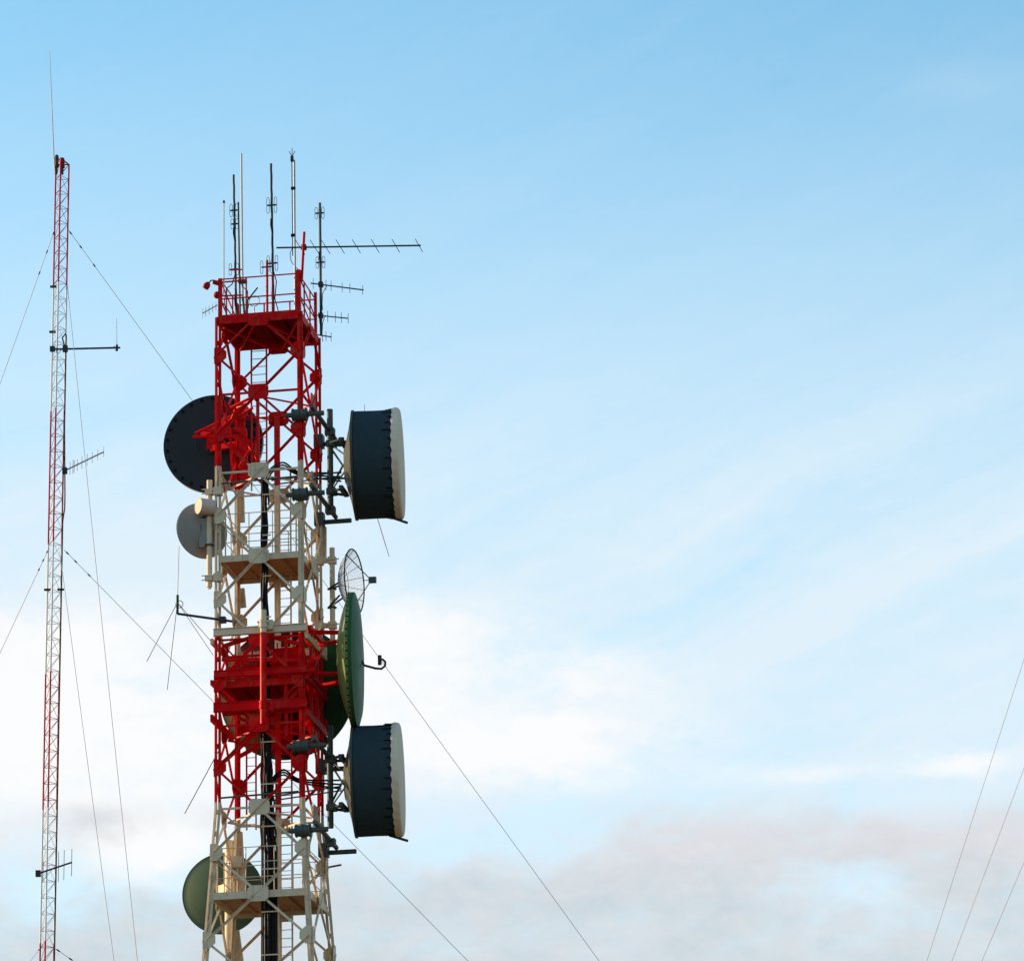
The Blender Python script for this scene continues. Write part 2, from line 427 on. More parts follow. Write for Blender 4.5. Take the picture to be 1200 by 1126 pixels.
# ladders
def ladder(xa, xb, y, ztop, zbot):
    mb = MB()
    for x in (xa, xb): mb.beam((x, y, zbot), (x, y, ztop), 0.05, 0.07, (0, 1, 0))
    zz = zbot + .2
    while zz < ztop - .1: mb.tube([(xa, y, zz), (xb, y, zz)], 0.014, 6); zz += 0.30
    return mb.build('ladder', tower_paint, T)
a = tw(294.7, 470, 1.1); b = tw(312.4, 470, 1.1)
ladder(a.x, b.x, 1.1, Z_TOP, ZL[2] + .1)
a = tw(328, 700, 1.15); b = tw(341, 700, 1.15)
ladder(a.x, b.x, 1.15, ZL[2] + 0.8, 0.5)
a = tw(289, 900, 0.6); b = tw(300, 900, 0.6)
ladder(a.x, b.x, 0.6, ZL[4], ZL[6] - .3)
# posts inside
mb = MB()
x = tw(325, 600, 1.35).x
mb.beam((x, 1.35, 0), (x, 1.35, ZL[1]), 0.2, 0.12, (0, 1, 0))
mb.build('rear_post', tower_paint, T)
mb = MB()
x = tw(302.5, 520, -H + .1).x
mb.beam((x, -H + .05, ZL[2]), (x, -H + .05, ZL[1]), 0.11, 0.08, (0, 1, 0))
x2 = tw(306, 620, -1.1).x
mb.beam((x2, -0.95, 0), (x2, -0.95, ZL[2]), 0.07, 0.07, (0, 1, 0))
x3 = tw(324.5, 1000, -1.1).x
mb.beam((x3, -0.95, 0), (x3, -0.95, ZL[6]), 0.07, 0.07, (0, 1, 0))
mb.build('cable_post', tower_paint, T)

# cables
def wav(x0, y0, z0, z1, amp=0.02, n=40, dx=0.0):
    ph = random.random() * 6
    return [(x0 + dx * i / n + amp * math.sin(ph + i * .9) * random.random(), y0 + amp * math.sin(ph * 2 + i * 1.3), z0 + (z1 - z0) * i / n) for i in range(n + 1)]
zc0 = ZL[2] - .1
specs = [(308.5, 311, 0, 0.055), (311.5, 314.5, 0, 0.06), (309.7, 317.3, 0.08, 0.05), (312.8, 319.8, 0.06, 0.055),
         (310, 308.3, 0.1, 0.035), (313, 322, .1, .04), (307, 306.2, .15, .03), (314.6, 324.2, .16, .032), (311, 316, .2, .04)]
for i, (xa, xb, dyy, r) in enumerate(specs):
    A = tw(xa, 566, -1.15 + dyy); B = tw(xb, 1000, -1.15 + dyy)
    z0 = (zc0, zc0 - .1, ZL[4] - .3, ZL[4] - .4, ZL[5] - .2, ZL[5] - .3, zc0 + .3, ZL[5], ZL[3])[i]
    zm = B.z
    pts = [(A.x + (B.x - A.x) * k / 30 + .025 * math.sin(k * 1.7 + i * 1.3), -1.15 + dyy + .02 * math.sin(k * 1.1 + i * 2), z0 + (zm - z0) * k / 30) for k in range(31)]
    pts += [(B.x, -1.15 + dyy, zm - 6), (B.x, -1.15 + dyy, .3)]
    MB().tube(pts, r, 8).build('feeder_cable', brown_cable if i in (4, 6, 7) else rubber, T)
mb = MB(); zz = ZL[2] - .8
while zz > 20:
    p = tw(314, 800, -1.3)
    mb.box((tw(312.5 if zz > ZL[5] else 315, 800, -1.3).x, -1.24, zz), 0.30 if zz > ZL[5] else 0.62, 0.03, 0.045); zz -= 1.5
mb.build('cable_clamp', white_paint, T)
# looping jumpers towards the two shrouded dishes
for y1, y2, zz in ((545, 560, 0), (905, 930, 1)):
    for k in range(3):
        a = tw(309 + 3 * k, y2, -1.1); b = tw(330, y1 - 3 + 3 * k, 0.0); c = tw(352, y1 + 8 + 2 * k, .5); d = tw(400, y1 + 9 + 5 * k, .75)
        pts = []
        ctrl = [a + Vector((0, 0, -1.0)), a, b, c, d]
        for i in range(len(ctrl) - 1):
            p0 = ctrl[max(i - 1, 0)]; p1 = ctrl[i]; p2 = ctrl[i + 1]; p3 = ctrl[min(i + 2, len(ctrl) - 1)]
            for q in range(8):
                t = q / 8; pts.append(0.5 * ((2 * p1) + (p2 - p0) * t + (2 * p0 - 5 * p1 + 4 * p2 - p3) * t * t + (3 * p1 - p0 - 3 * p2 + p3) * t ** 3))
        pts.append(ctrl[-1])
        MB().tube(pts, 0.032, 8).build('jumper_cable', rubber, T)
    # grey conduits crossing at this level
    mb = MB()
    for k in range(2):
        a = tw(318, y1 + (18 if zz == 0 else 28) + 5 * k, -.9); b = tw(400, y1 + (8 if zz == 0 else 16) + 5 * k, .6); mb.tube([a, b], 0.028, 6)
    a = tw(256, y1 + (22 if zz == 0 else 30), -1.3); b = tw(350, y1 + (13 if zz == 0 else 22), -1.3); mb.tube([a, b], 0.035, 6)
    mb.build('conduit', steel, T)

# girder frame of the middle red band and its pole
def girder(py, ext, hgt, m, ring=True):
    zc = tw(304, py, -H - .2).z; h = H + 0.20
    mb = MB()
    for s in (-1, 1):
        y = s * h
        mb.beam((-H - .06 - ext * .5, y, zc), (H + .22, y, zc), 0.10, hgt)
        for q in (-1, 1):                          # channel flanges
            mb.beam((-H - .06 - ext * .5, y, zc + q * (hgt / 2 + .012)), (H + .22, y, zc + q * (hgt / 2 + .012)), 0.18, 0.02)
        if ring:
            mb.beam((s * h, -h + .1, zc - hgt - .05), (s * h, h - .1, zc - hgt - .05), 0.10, hgt * .9)
    return mb.build('girder', m, T)
girder(738, 0.08, 0.22, white_paint); girder(787, 0.05, 0.2, red_paint); girder(826, 0.08, 0.28, red_paint)
mb = MB(); yp = -H - 0.54
p0 = tw(308, 715, yp); p1 = tw(309, 848, yp); x = (p0.x + p1.x) / 2
zz = tw(308, 741, yp).z
pipe_paint = mat('pole_paint', WHITE, 0.4, dirt=0.25, colfn=bands(WHITE, RED, [zz]))
mb.tube([(x, yp, p0.z), (x, yp, p1.z)], 0.115, 16)
pp = mb.build('mounting_pole', pipe_paint, T)
for py, m in ((731, white_paint), (826, red_paint)):
    mb = MB(); zc = tw(308, py, yp).z
    mb.tube([(x, yp, zc - .14), (x, yp, zc + .14)], 0.15, 16); mb.box((x + .06, yp + .22, zc), 0.5, 0.26, .34)
    for s in (-1, 1): mb.tube([(x + s * .17, yp - .1, zc + .06), (x + s * .17, yp + .2, zc + .06)], 0.025, 6)
    mb.build('clamp', m, pp)
mb = MB()                                          # extra members that fill the red band
zt, zm, zl = tw(304, 752, -H).z, tw(304, 800, -H).z, tw(304, 862, -H).z
for (a, b) in (((-1.4, -1.2, zt), (0.0, -1.2, zt + .35)), ((0, -1.2, zt + .35), (1.4, -1.2, zt - .1)), ((-1.4, -1.3, zt - .5), (1.4, -1.3, zt - .7)),
               ((-1.4, -1.2, zm - .2), (-.4, -1.2, zm - 1.2)), ((1.4, -1.2, zm - .2), (.3, -1.2, zm - 1.3)), ((-1.3, 1.2, zt), (1.3, 1.2, zm)), ((1.3, 1.2, zt), (-1.3, 1.2, zm)),
               ((-1.4, -1.4, zl - .9), (-.2, -1.4, zl + .1)), ((1.4, 1.35, zl), (-1.4, 1.35, zm - .5)), ((-1.4, 1.35, zl), (1.4, 1.35, zm - .5)),
               ((0.9, -1.3, zt + .2), (0.9, -1.3, zl)), ((-1.35, -1.3, zl + .9), (1.35, -1.3, zl + .9)), ((1.4, -1.2, zt), (1.4, 1.2, zm)), ((1.4, 1.2, zt), (1.4, -1.2, zm)),
               ((1.4, -1.2, zm - .3), (1.4, 1.2, zl)), ((1.4, 1.2, zm - .3), (1.4, -1.2, zl)), ((1.62, .5, zt + .3), (1.62, .5, zl + .3)), ((1.62, -.5, zt + .3), (1.62, -.5, zl + .6))):
    mb.beam(a, b, 0.11, 0.13)
for i in range(9):                                 # guard bars along the red deck
    x_ = -1.3 + i * .3
    mb.beam((x_, -.9, zm + .15), (x_, -.9, zt + .1), 0.05, 0.03)
for q in (0.35, .75, 1.15): mb.beam((-1.35, -.93, zm + q), (1.35, -.93, zm + q), .03, .09)
mb.box((.75, -.4, (zt + zm) / 2 + .1), 1.0, .3, 1.25)
mb.build('red_frame', red_paint, T)
# small stub on the right rear leg low down
mb = MB(); mb.tube([tw(384, 1016, 1.7), tw(400, 1013, 1.7)], .035, 8); mb.build('step_rod', steel, T)

def twthing(name, label, cat, o, group=None):
    e = thing(name, label, cat, TM @ Vector(o), TRZ, group); e.rotation_euler = TRE; return e

# ------------------------------------------------------------------ shrouded drum dishes on the right
def drum(cy, label, legpy, seed, toppx=412, sc=1.0):
    y = 0.75
    hub = tw(404, cy, y); o = hub.copy()
    e = twthing('drum_dish', label, 'dish antenna', o, 'shrouded drum dishes on the right side')
    ax = Vector((1, 0.135, 0.012)).normalized(); r = 1.97 * sc
    xf = tw(toppx + 4, cy, y).x - hub.x; xs = tw(462 + (toppx - 412), cy, y).x - hub.x
    # reflector back
    mb = MB(); mb.lathe([(0.0, 0.0), (0.62, 0.0), (0.66, 0.03), (0.95, 0.1), (1.30, 0.2), (r - .10, xf - .06), (r + .02, xf - .05), (r + .02, xf + .03), (r - .04, xf + .03)], hub, ax, 56)
    mb.build('reflector', mat('reflector_back', (0.075, 0.08, 0.062), .5, dirt=.4, dirtcol=(.16, .15, .10), scale=1.0), e, o)
    # shroud
    mb = MB(); mb.lathe([(r - .04, xf + .03), (r - .02, xf + .10), (r - .03, (xf + xs) / 2), (r - .02, xs - .02), (r + .01, xs)], hub, ax, 72)
    sh = mb.build('shroud', slate, e, o)
    n = 34
    u, w = perp(ax)
    for k in range(n):
        mb = MB(); t = 2 * math.pi * k / n; d = u * math.cos(t) + w * math.sin(t)
        l = 0.16 + .2 * ((k * 7) % 3) / 2
        p = hub + ax * (xs - l) + d * (r + .005); mb.beam(p, hub + ax * (xs - .01) + d * (r + .012), 0.03, 0.02, d)
        mb.build('lacing_strap', hole, sh, o)
    for t in (.5, 2.6, 4.4):                        # lapped seams of the shroud sheets
        t += seed * .37; d = u * math.cos(t) + w * math.sin(t); d2 = u * math.cos(t + .02) + w * math.sin(t + .02)
        MB().beam(hub + ax * (xf + .06) + d * (r - .02), hub + ax * (xs - .02) + d * (r - .012), .07, .016, d).build('seam', slate, sh, o)
    # fabric cover, wavy at its laced edge
    random.seed(seed)
    mb = MB(); n = 136; rows = []
    for j, (rr, hh) in enumerate(((r + .03, xs - .02), (r + .05, xs + .06), (r + .035, xs + .16), (r + .01, xs + .22), (r - .06, xs + .25), (r * .6, xs + .255), (r * .25, xs + .257), (0.001, xs + .257))):
        row = []
        for k in range(n):
            t = 2 * math.pi * k / n; wv = 0
            if j == 0: wv = .018 * math.sin(t * 34) + random.uniform(-.012, .012)
            if j == 1: wv = .012 * math.sin(t * 34)
            rad = rr + (.012 * math.sin(t * 34) if j in (0, 1, 2) else 0)
            row.append(hub + ax * (hh + wv) + rad * (u * math.cos(t) + w * math.sin(t)))
        rows.append(row)
    vs = [p for row in rows for p in row]
    mb.add(vs, [(i * n + k, i * n + (k + 1) % n, (i + 1) * n + (k + 1) % n, (i + 1) * n + k) for i in range(len(rows) - 1) for k in range(n)], True)
    cov = mb.build('radome', fabric, e, o)
    # worn red mark on the cover
    mb = MB(); c = hub + ax * (xs + .262) + Vector((0, -.55, .95))
    if seed == 1:
        for q in range(3):
            t = q * math.pi / 3 + .3; d = Vector((0, math.cos(t), math.sin(t)))
            mb.beam(c - d * .13, c + d * .13, .05, .008, ax)
        mb.build('faded_mark', mat('faded_red', (.45, .10, .10), .8), cov, o)
    else:
        mb.beam(c - Vector((0, .1, .05)), c + Vector((0, .12, .04)), .09, .008, ax); mb.build('stain_patch', mat('grey_patch', (.28, .24, .2), .8), cov, o)
    # struts at the mouth
    mb = MB()
    b = hub + ax * (xs - .22) + Vector((0, 0, -r)); mb.tube([b, b + Vector((.55, .5, -.12))], .05, 8); mb.tube([b + Vector((.1, .0, .02)), b + Vector((.1, .05, .2))], .05, 6)
    tp = hub + ax * (xs - .25) + Vector((0, 0, r)); mb.tube([tp + Vector((-.1, 0, .05)), tp + Vector((.3, .1, .05))], .04, 8)
    mb.build('stay_bar', dark, e, o)
    # mount: pole, arms and clamps
    mb = MB()
    a = tw(386.5, cy - 66, y); b = tw(387, cy + 54, y)
    mb.tube([(a.x, y, a.z), (a.x, y, b.z)], .11, 14); pole = mb.build('mounting_pole', steel, e, o)
    px_ = a.x
    mb = MB()
    for s, py in ((1, cy - 26), (-1, cy + 30)):
        zc = tw(395, py, y).z
        for q in (-1, 1):
            mb.tube([(px_, y + q * .12, zc), (hub.x + .05, y + q * .42, zc + s * .05)], .055, 8)
        mb.box((px_ + .05, y, zc), .34, .36, .22)
        mb.box((hub.x - .05, y, zc), .14, 1.0, .16)
        mb.tube([(px_, y, zc - s * .1), (hub.x, y - .2, zc - s * .95)], .04, 8)
        mb.tube([(px_, y, zc), (hub.x + .12, y - .5, zc - s * .6)], .03, 8)
    mb.build('bracket', steel, e, o)
    for py in legpy:
        mb = MB()
        zc = tw(354, py, -H).z; h = half(zc)
        mb.tube([(h - .45, -h - .22, zc), (h + .9, -h - .22, zc)], .09, 10)         # front arm
        mb.tube([(h - .5, -h - .22, zc), (h - .42, -h - .22, zc)], .06, 10)
        mb.box((h + .02, -h - .06, zc), .42, .34, .30)                               # clamp round the front leg
        mb.tube([(h - .22, -h - .22, zc), (h + .26, -h - .22, zc)], .20, 14)
        for q in (-.24, -.02, .24): mb.tube([(h + q, -h - .22, zc), (h + q + .05, -h - .22, zc)], .235, 14)
        mb.tube([(h + .5, -h - .55, zc + .2), (px_ - .02, h + .25, zc + .12)], .085, 10)   # cross pipe
        mb.box((h + .02, h + .05, zc), .34, .36, .48)                                # clamp round the rear leg
        mb.tube([(h - .1, h + .22, zc - .05), (h + 1.15, h + .22, zc - .05)], .085, 10)
        mb.box((px_, y, zc + .08), .34, .30, .26)
        mb.build('leg_clamp', steel, e, o)
    return e
drum(546, 'upper slate blue drum dish with a faint red mark on its cover', (488, 581), 1)
drum(916, 'lower slate blue drum dish below the green dish', (876, 975), 2)

# ------------------------------------------------------------------ dish shells seen from behind
def bowl(r, depth, n=9):
    return [(r * i / n, depth * (i / n) ** 2) for i in range(n + 1)]
def backdish(px, py, y, r, depth, m, label, axis, o_extra=None, cat='dish antenna', rim=0.08, name='dish_antenna'):
    c = tw(px, py, y); ax = Vector(axis).normalized(); vx = c - ax * depth
    e = twthing(name, label, cat, vx)
    mb = MB(); mb.lathe(bowl(r, depth) + [(r + .05, depth), (r + .05, depth + rim), (r - .03, depth + rim)], vx, ax, 72); mb.lathe([(r - .03, depth + rim)] + [(q, h + .05) for q, h in reversed(bowl(r - .05, depth))], vx, ax, 48)
    sh = mb.build('reflector', m, e, vx)
    return e, vx, ax, sh

# charcoal dish, upper left
ax = Vector((-0.02, 1, 0.0))
c = tw(249.5, 519.5, 2.3); o = c.copy()
e = twthing('dish_antenna', 'large charcoal dish with bolted rim, seen from behind at upper left', 'dish antenna', o)
r = 1.84
mb = MB(); mb.lathe([(0, -.20), (.45, -.20), (.45, -.12), (.55, -.11), (r * .75, -.07), (r - .26, -.05), (r, -.04), (r + .012, 0.0), (r + .012, .06), (r - .02, .30), (r - .3, .42), (0, .5)], c, ax, 80); refl = mb.build('reflector', char, e, o)
mb = MB(); mb.lathe([(r + .016, .065), (r + .02, .2), (r - .03, .33), (r - .2, .42), (r - .3, .44)], c, ax, 80); mb.build('radome', pale, e, o)
u, w = perp(ax)
for k in range(26):
    t = 2 * math.pi * (k + .5) / 26; p = c + (r - .145) * (u * math.cos(t) + w * math.sin(t)) - ax * .045
    MB().tube([p - ax * .03, p + ax * .02], .062, 8).build('rim_bolt', hole, refl, o)
mb = MB(); mb.ring(c - ax * .10, ax, .62, .03, 40, 6); mb.build('hub_ring', dark, refl, o)
# its red mount
mb = MB()
pz0 = tw(281, 478, 1.6); pz1 = tw(281, 572, 1.6)
mx = pz0.x + .05
mb.tube([(mx, 1.62, pz0.z), (mx, 1.62, pz1.z)], .15, 12)
for dz_ in (.95, .1, -.75):
    mb.box((mx - .05, 1.55, c.z + dz_), .5, .42, .26)
hubp = c - ax * .30
mb.beam((mx, 1.62, c.z + .75), hubp + Vector((-.35, 0, .25)), .14, .20); mb.beam((mx, 1.62, c.z - .3), hubp + Vector((0, 0, -.3)), .14, .2)
mb.box(hubp + Vector((.1, .02, 0)), .5, .2, .6)
for (a, b) in (((229, 508), (275, 486)), ((226, 512), (272, 512)), ((262, 482), (300, 463)), ((266, 497), (296, 478)), ((268, 500), (277, 478)), ((287, 515), (306, 546)), ((300, 516), (280, 548))):
    mb.tube([tw(*a, 1.45), tw(*b, 0.9 if a[0] > 250 else 1.3)], .055, 8)
for (a, b, w_) in (((272, 520), (276, 572), .2), ((284, 505), (287, 570), .3), ((298, 520), (298, 562), .12), ((262, 500), (292, 520), .25), ((240, 503), (268, 506), .13)):
    mb.beam(tw(*a, 1.4), tw(*b, 1.4), w_, .12, (0, 1, 0))
mb.plate([tw(280, 572, 1.45), tw(297, 560, 1.45), tw(290, 542, 1.45), tw(279, 545, 1.45)], Vector((0, .12, 0)))
for (a, b) in (((222, 518), 5), ((258, 491), 4)):
    pass
mb.build('mount_frame', red_paint, e, o)

# grey half-hidden dish on the cream pole, left
y = -1.45; xp = tw(245.5, 620, y).x
cpy = tw(237, 622, y + .35)
ax = Vector((-0.62, 0.70, 0)).normalized()
o = cpy.copy()
e = twthing('dish_antenna', 'small grey dish on a cream pole clamped to the left leg', 'dish antenna', o)
r = 1.0
mb = MB(); mb.lathe([(.25, -.30), (.5, -.20), (.8, -.07), (r, 0), (r + .02, .03), (r, .06), (r - .05, .05), (.5, -.14), (0, -.22)], cpy, ax, 56); refl = mb.build('reflector', greyd, e, o)
mb = MB(); bx = tw(238.5, 624, y); mb.box(bx + Vector((-.0, .16, 0)), .32, .30, 1.05); mb.build('radio_box', greyd, e, o)
mb = MB()
p0, p1 = tw(245.5, 563, y), tw(245.5, 688, y)
mb.tube([(xp, y, p0.z), (xp, y, p1.z)], .10, 14); mb.tube([(xp, y, p1.z - .06), (xp, y, p1.z)], .06, 10); pole = mb.build('mounting_pole', white_paint, e, o)
for py in (577, 678):
    mb = MB(); zc = tw(245, py, y).z
    mb.box((xp, y - .02, zc), .27, .26, .2); mb.beam((xp, y, zc), (-H - .05, -H + .02, zc), .12, .12); mb.box((-H, -H + .02, zc), .28, .30, .28)
    for s in (-1, 1): mb.tube([(xp - .25, y - .14, zc + s * .08), (xp + .3, y - .14, zc + s * .08)], .02, 6)
    mb.build('clamp', white_paint, pole, o)
mb = MB()
for py in (604, 639):
    zc = tw(245, py, y).z; mb.ring((xp, y, zc), Z, .14, .035, 16, 6); mb.tube([(xp - .05, y, zc), cpy + Vector((-.25, -.05, zc - cpy.z))], .045, 8)
mb.build('bracket', steel, e, o)
hc = tw(232.5, 592.5, y - .42); hd = Vector((-0.75, -0.62, 0)).normalized()
mb = MB(); mb.tube([hc - hd * .55, hc], .285, 24); mb.build('feed_drum', mat('peach_drum', (.62, .50, .42), .55, dirt=.3, dirtcol=(.45, .25, .18)), e, o)
mb = MB(); mb.ring(hc - hd * .01, hd, .28, .02, 28, 6); mb.tube([hc - hd * .55, Vector((xp, y, hc.z))], .07, 8); mb.build('drum_rim', white_paint, e, o)

# open mesh dish
yD = 1.55
vx = tw(399, 683, yD); o = vx.copy(); ax = Vector((1, -0.10, 0)).normalized()
e = twthing('mesh_dish', 'open wire mesh dish with a dark rim on a cream pole', 'dish antenna', o)
r, dep = 1.17, .52
u, w = Vector((0.10, 1, 0)).normalized(), Z
P = lambda a, b: vx + ax * (dep * (a * a + b * b) / r / r) + u * a + w * b
mb = MB()
nl = 22
for k in range(-nl, nl + 1):
    a = r * k / (nl + .5); L = math.sqrt(r * r - a * a)
    mb.tube([P(a, L * (q / 8 - 1)) for q in range(17)], .0036, 4, False); mb.tube([P(L * (q / 8 - 1), a) for q in range(17)], .0036, 4, False)
mb.build('mesh_reflector', mat('mesh_wire', (.6, .62, .62), .5, .2), e, o)
mb = MB(); mb.ring(vx + ax * dep, ax, r, .026, 56, 8); mb.build('rim', dark, e, o)
mb = MB()
for k in range(8):
    t = math.pi * k / 8; mb.tube([P(r * math.cos(t) * q / 6, r * math.sin(t) * q / 6) - ax * .03 for q in range(-6, 7)], .011, 6)
mb.ring(vx + ax * .13 - ax * .02, ax, .58, .012, 32, 6)
mb.build('rib', alu, e, o)
fd = vx + ax * 1.15
mb = MB()
for q, t in ((1, .3), (1, 2.4), (1, 4.5)): mb.tube([P(r * math.cos(t) * .98, r * math.sin(t) * .98), fd], .018, 6)
mb.build('feed_strut', dark, e, o)
MB().box(fd + ax * .05, .26, .18, .20).build('feed', steel, e, o)
xp = tw(389.5, 690, yD).x
mb = MB(); p0, p1 = tw(389.5, 642, yD), tw(389.5, 752, yD); mb.tube([(xp, yD, p0.z), (xp, yD, p1.z)], .095, 14); pole = mb.build('mounting_pole', white_paint, e, o)
for py in (657, 733):
    mb = MB(); zc = tw(385, py, yD).z; mb.box((xp, yD, zc), .28, .28, .24); mb.beam((xp, yD, zc), (H, H, zc), .16, .16); mb.box((H, H + .02, zc), .3, .3, .28); mb.tube([(xp - .2, yD - .16, zc), (xp + .28, yD - .16, zc)], .022, 6); mb.build('clamp', white_paint, pole, o)
mb = MB()
for py in (690, 712):
    zc = tw(389, py, yD).z; mb.ring((xp, yD, zc), Z, .13, .03, 16, 6)
    for s in (-1, 1): mb.tube([(xp - .15, yD + s * .12, zc + s * .05), vx + Vector((.02, s * .22, (zc - vx.z) * .7 + .12))], .035, 6)
mb.build('bracket', dark, e, o)

# big green dish, edge on, facing right
yE = -0.1
c = tw(412.5, 773.5, yE); ax = Vector((1, 0.125, 0)).normalized(); r = 2.38; dep = .52
o = c.copy()
e = twthing('dish_antenna', 'large green dish seen edge-on, facing right above the lower drum', 'dish antenna', o)
mb = MB(); mb.lathe([(0, -dep)] + [(r * .94 * i / 10, -dep + (dep - .08) * (i / 10) ** 2.2) for i in range(1, 11)] + [(r - .05, -.07), (r, -.06), (r, .09), (r - .06, .12)], c, ax, 80)
refl = mb.build('reflector', mat('green_back', (.17, .21, .07), .42, dirt=.5, dirtcol=(.05, .10, .03), scale=.9), e, o)
mb = MB(); mb.lathe([(r + .002, .03), (r + .02, .06), (r + .015, .16), (r * .85, .27), (r * .5, .34), (0, .36)], c, ax, 80); mb.build('cover', green, e, o)
u, w = perp(ax)
for k in range(56):
    t = 2 * math.pi * k / 56; p = c + (r + .012) * (u * math.cos(t) + w * math.sin(t)); MB().tube([p - ax * .045 - (p - c).normalized() * .02, p + ax * .02 - (p - c).normalized() * .02], .030, 6).build('rim_bolt', hole, refl, o)
mb = MB(); p0 = c + ax * .33; q = [tw(427, 779.5, yE), tw(440, 783, yE), tw(447, 783.5, yE), tw(451.3, 780, yE), tw(451.5, 775.5, yE), tw(448.5, 772.5, yE), tw(445, 773, yE)]
mb.tube([p0] + q, .042, 8); mb.tube([q[-1] + Vector((0, 0, .16)), q[-1] + Vector((0, 0, -.18))], .07, 8); mb.build('feed_hook', dark, e, o)
mb = MB()
for zz in (.9, -.6):
    mb.tube([(H + .1, -.9, c.z + zz), c + Vector((-.3, -.5, zz))], .08, 8); mb.tube([(H + .1, .9, c.z + zz), c + Vector((-.3, .5, zz))], .08, 8)
for zz in (1.0, -.7): mb.beam((H + .22, -1.2, c.z + zz), (H + .22, 1.2, c.z + zz), .14, .16)
mb.beam((H + .24, -1.1, c.z - .7), (H + .24, 1.1, c.z + 1.0), .1, .12)
mb.build('mount_frame', red_paint, e, o)

# big dish behind the red band, its back overpainted red, with the band's inner shade darkened into the colour
yB = 2.3
def overpaint_shade(nt, vec):
    x, y, z = xyz(nt, vec); n = noise(nt, vec, .8, 5)
    f = ((x * -1.0 + 1.2) * 1.2 + (n - .5) * 1.2).ramp(.2, .8)
    f2 = ((x * -1.0 - .75) + (n - .5) * 2.0 + z * -.3).ramp(.1, .5)  # olive towards the left: sunlit green put into the colour
    c_ = mixc(nt, f, (.022, .075, .026), (.055, .004, .005)); return mixc(nt, f2, c_, (.10, .10, .04))
e, vx, ax, sh = backdish(336, 811, yB, 2.42, .62, mat('overpainted_shaded_dish', (.2, .02, .02), .5, dirt=.3, scale=1., colfn=overpaint_shade),
    'large green and red painted dish filling the back of the middle red band', (0.0, 1, 0.0))
mb = MB(); mb.ring(vx + ax * .02, ax, .75, .07, 40, 8); mb.box(vx - ax * .15, 1.5, .14, .3); mb.box(vx - ax * .153, .3, .14, 1.5)
for s in (-1, 1): mb.beam(vx + Vector((s * .6, -.1, 0)), (s * (H - .1), H + .1, vx.z + .3), .14, .18)
mb.build('mount_frame', red_paint, e, vx)

# sage dish low on the left
e, vx, ax, sh = backdish(261, 1046.5, 2.9, 1.42, .36, sage, 'round sage green dish seen from behind at lower left', (-0.03, 1, 0), rim=.04)
mb = MB(); mb.lathe([(0, -.12), (.3, -.12), (.33, .0), (.5, .05), (.5, .1)], vx, ax, 36); mb.build('hub', sage, e, vx)
mb = MB(); xp = tw(269, 1040, 2.0).x
p0, p1 = tw(269, 985, 2.0), tw(266, 1113, 2.0)
mb.tube([(xp, 2.0, p0.z), (xp, 2.0, p1.z)], .17, 16); pole = mb.build('mounting_pole', white_paint, e, vx)
mb = MB()
for dz_ in (.8, -.8):
    hh = half(vx.z + dz_); mb.beam((xp, 2.05, vx.z + dz_), (-hh, hh, vx.z + dz_), .3, .22); mb.box((-hh, hh + .02, vx.z + dz_), .42, .42, .4)
mb.beam((xp, 2.0, vx.z), vx + Vector((0, -.1, 0)), .3, .3)
mb.build('clamp', white_paint, pole, vx)
# long cream spar beside it along the rear left leg
mb = MB(); a, b = tw(279, 975, 1.75), tw(283, 1052, 1.75)
mb.beam(a, b, .3, .16, (0, 1, 0)); mb.beam(tw(276, 1090, 2.0), tw(281, 1126, 2.1), .26, .14, (0, 1, 0)); mb.build('leg_splice', tower_paint, T)
mb = MB(); mb.beam(tw(281, 575, 1.72), tw(282, 612, 1.72), .30, .14, (0, 1, 0)); mb.beam(tw(281, 690, 1.72), tw(283, 712, 1.72), .34, .14, (0, 1, 0)); mb.beam(tw(377, 618, 1.72), tw(377, 655, 1.72), .34, .14, (0, 1, 0)); mb.build('leg_splice', tower_paint, T)

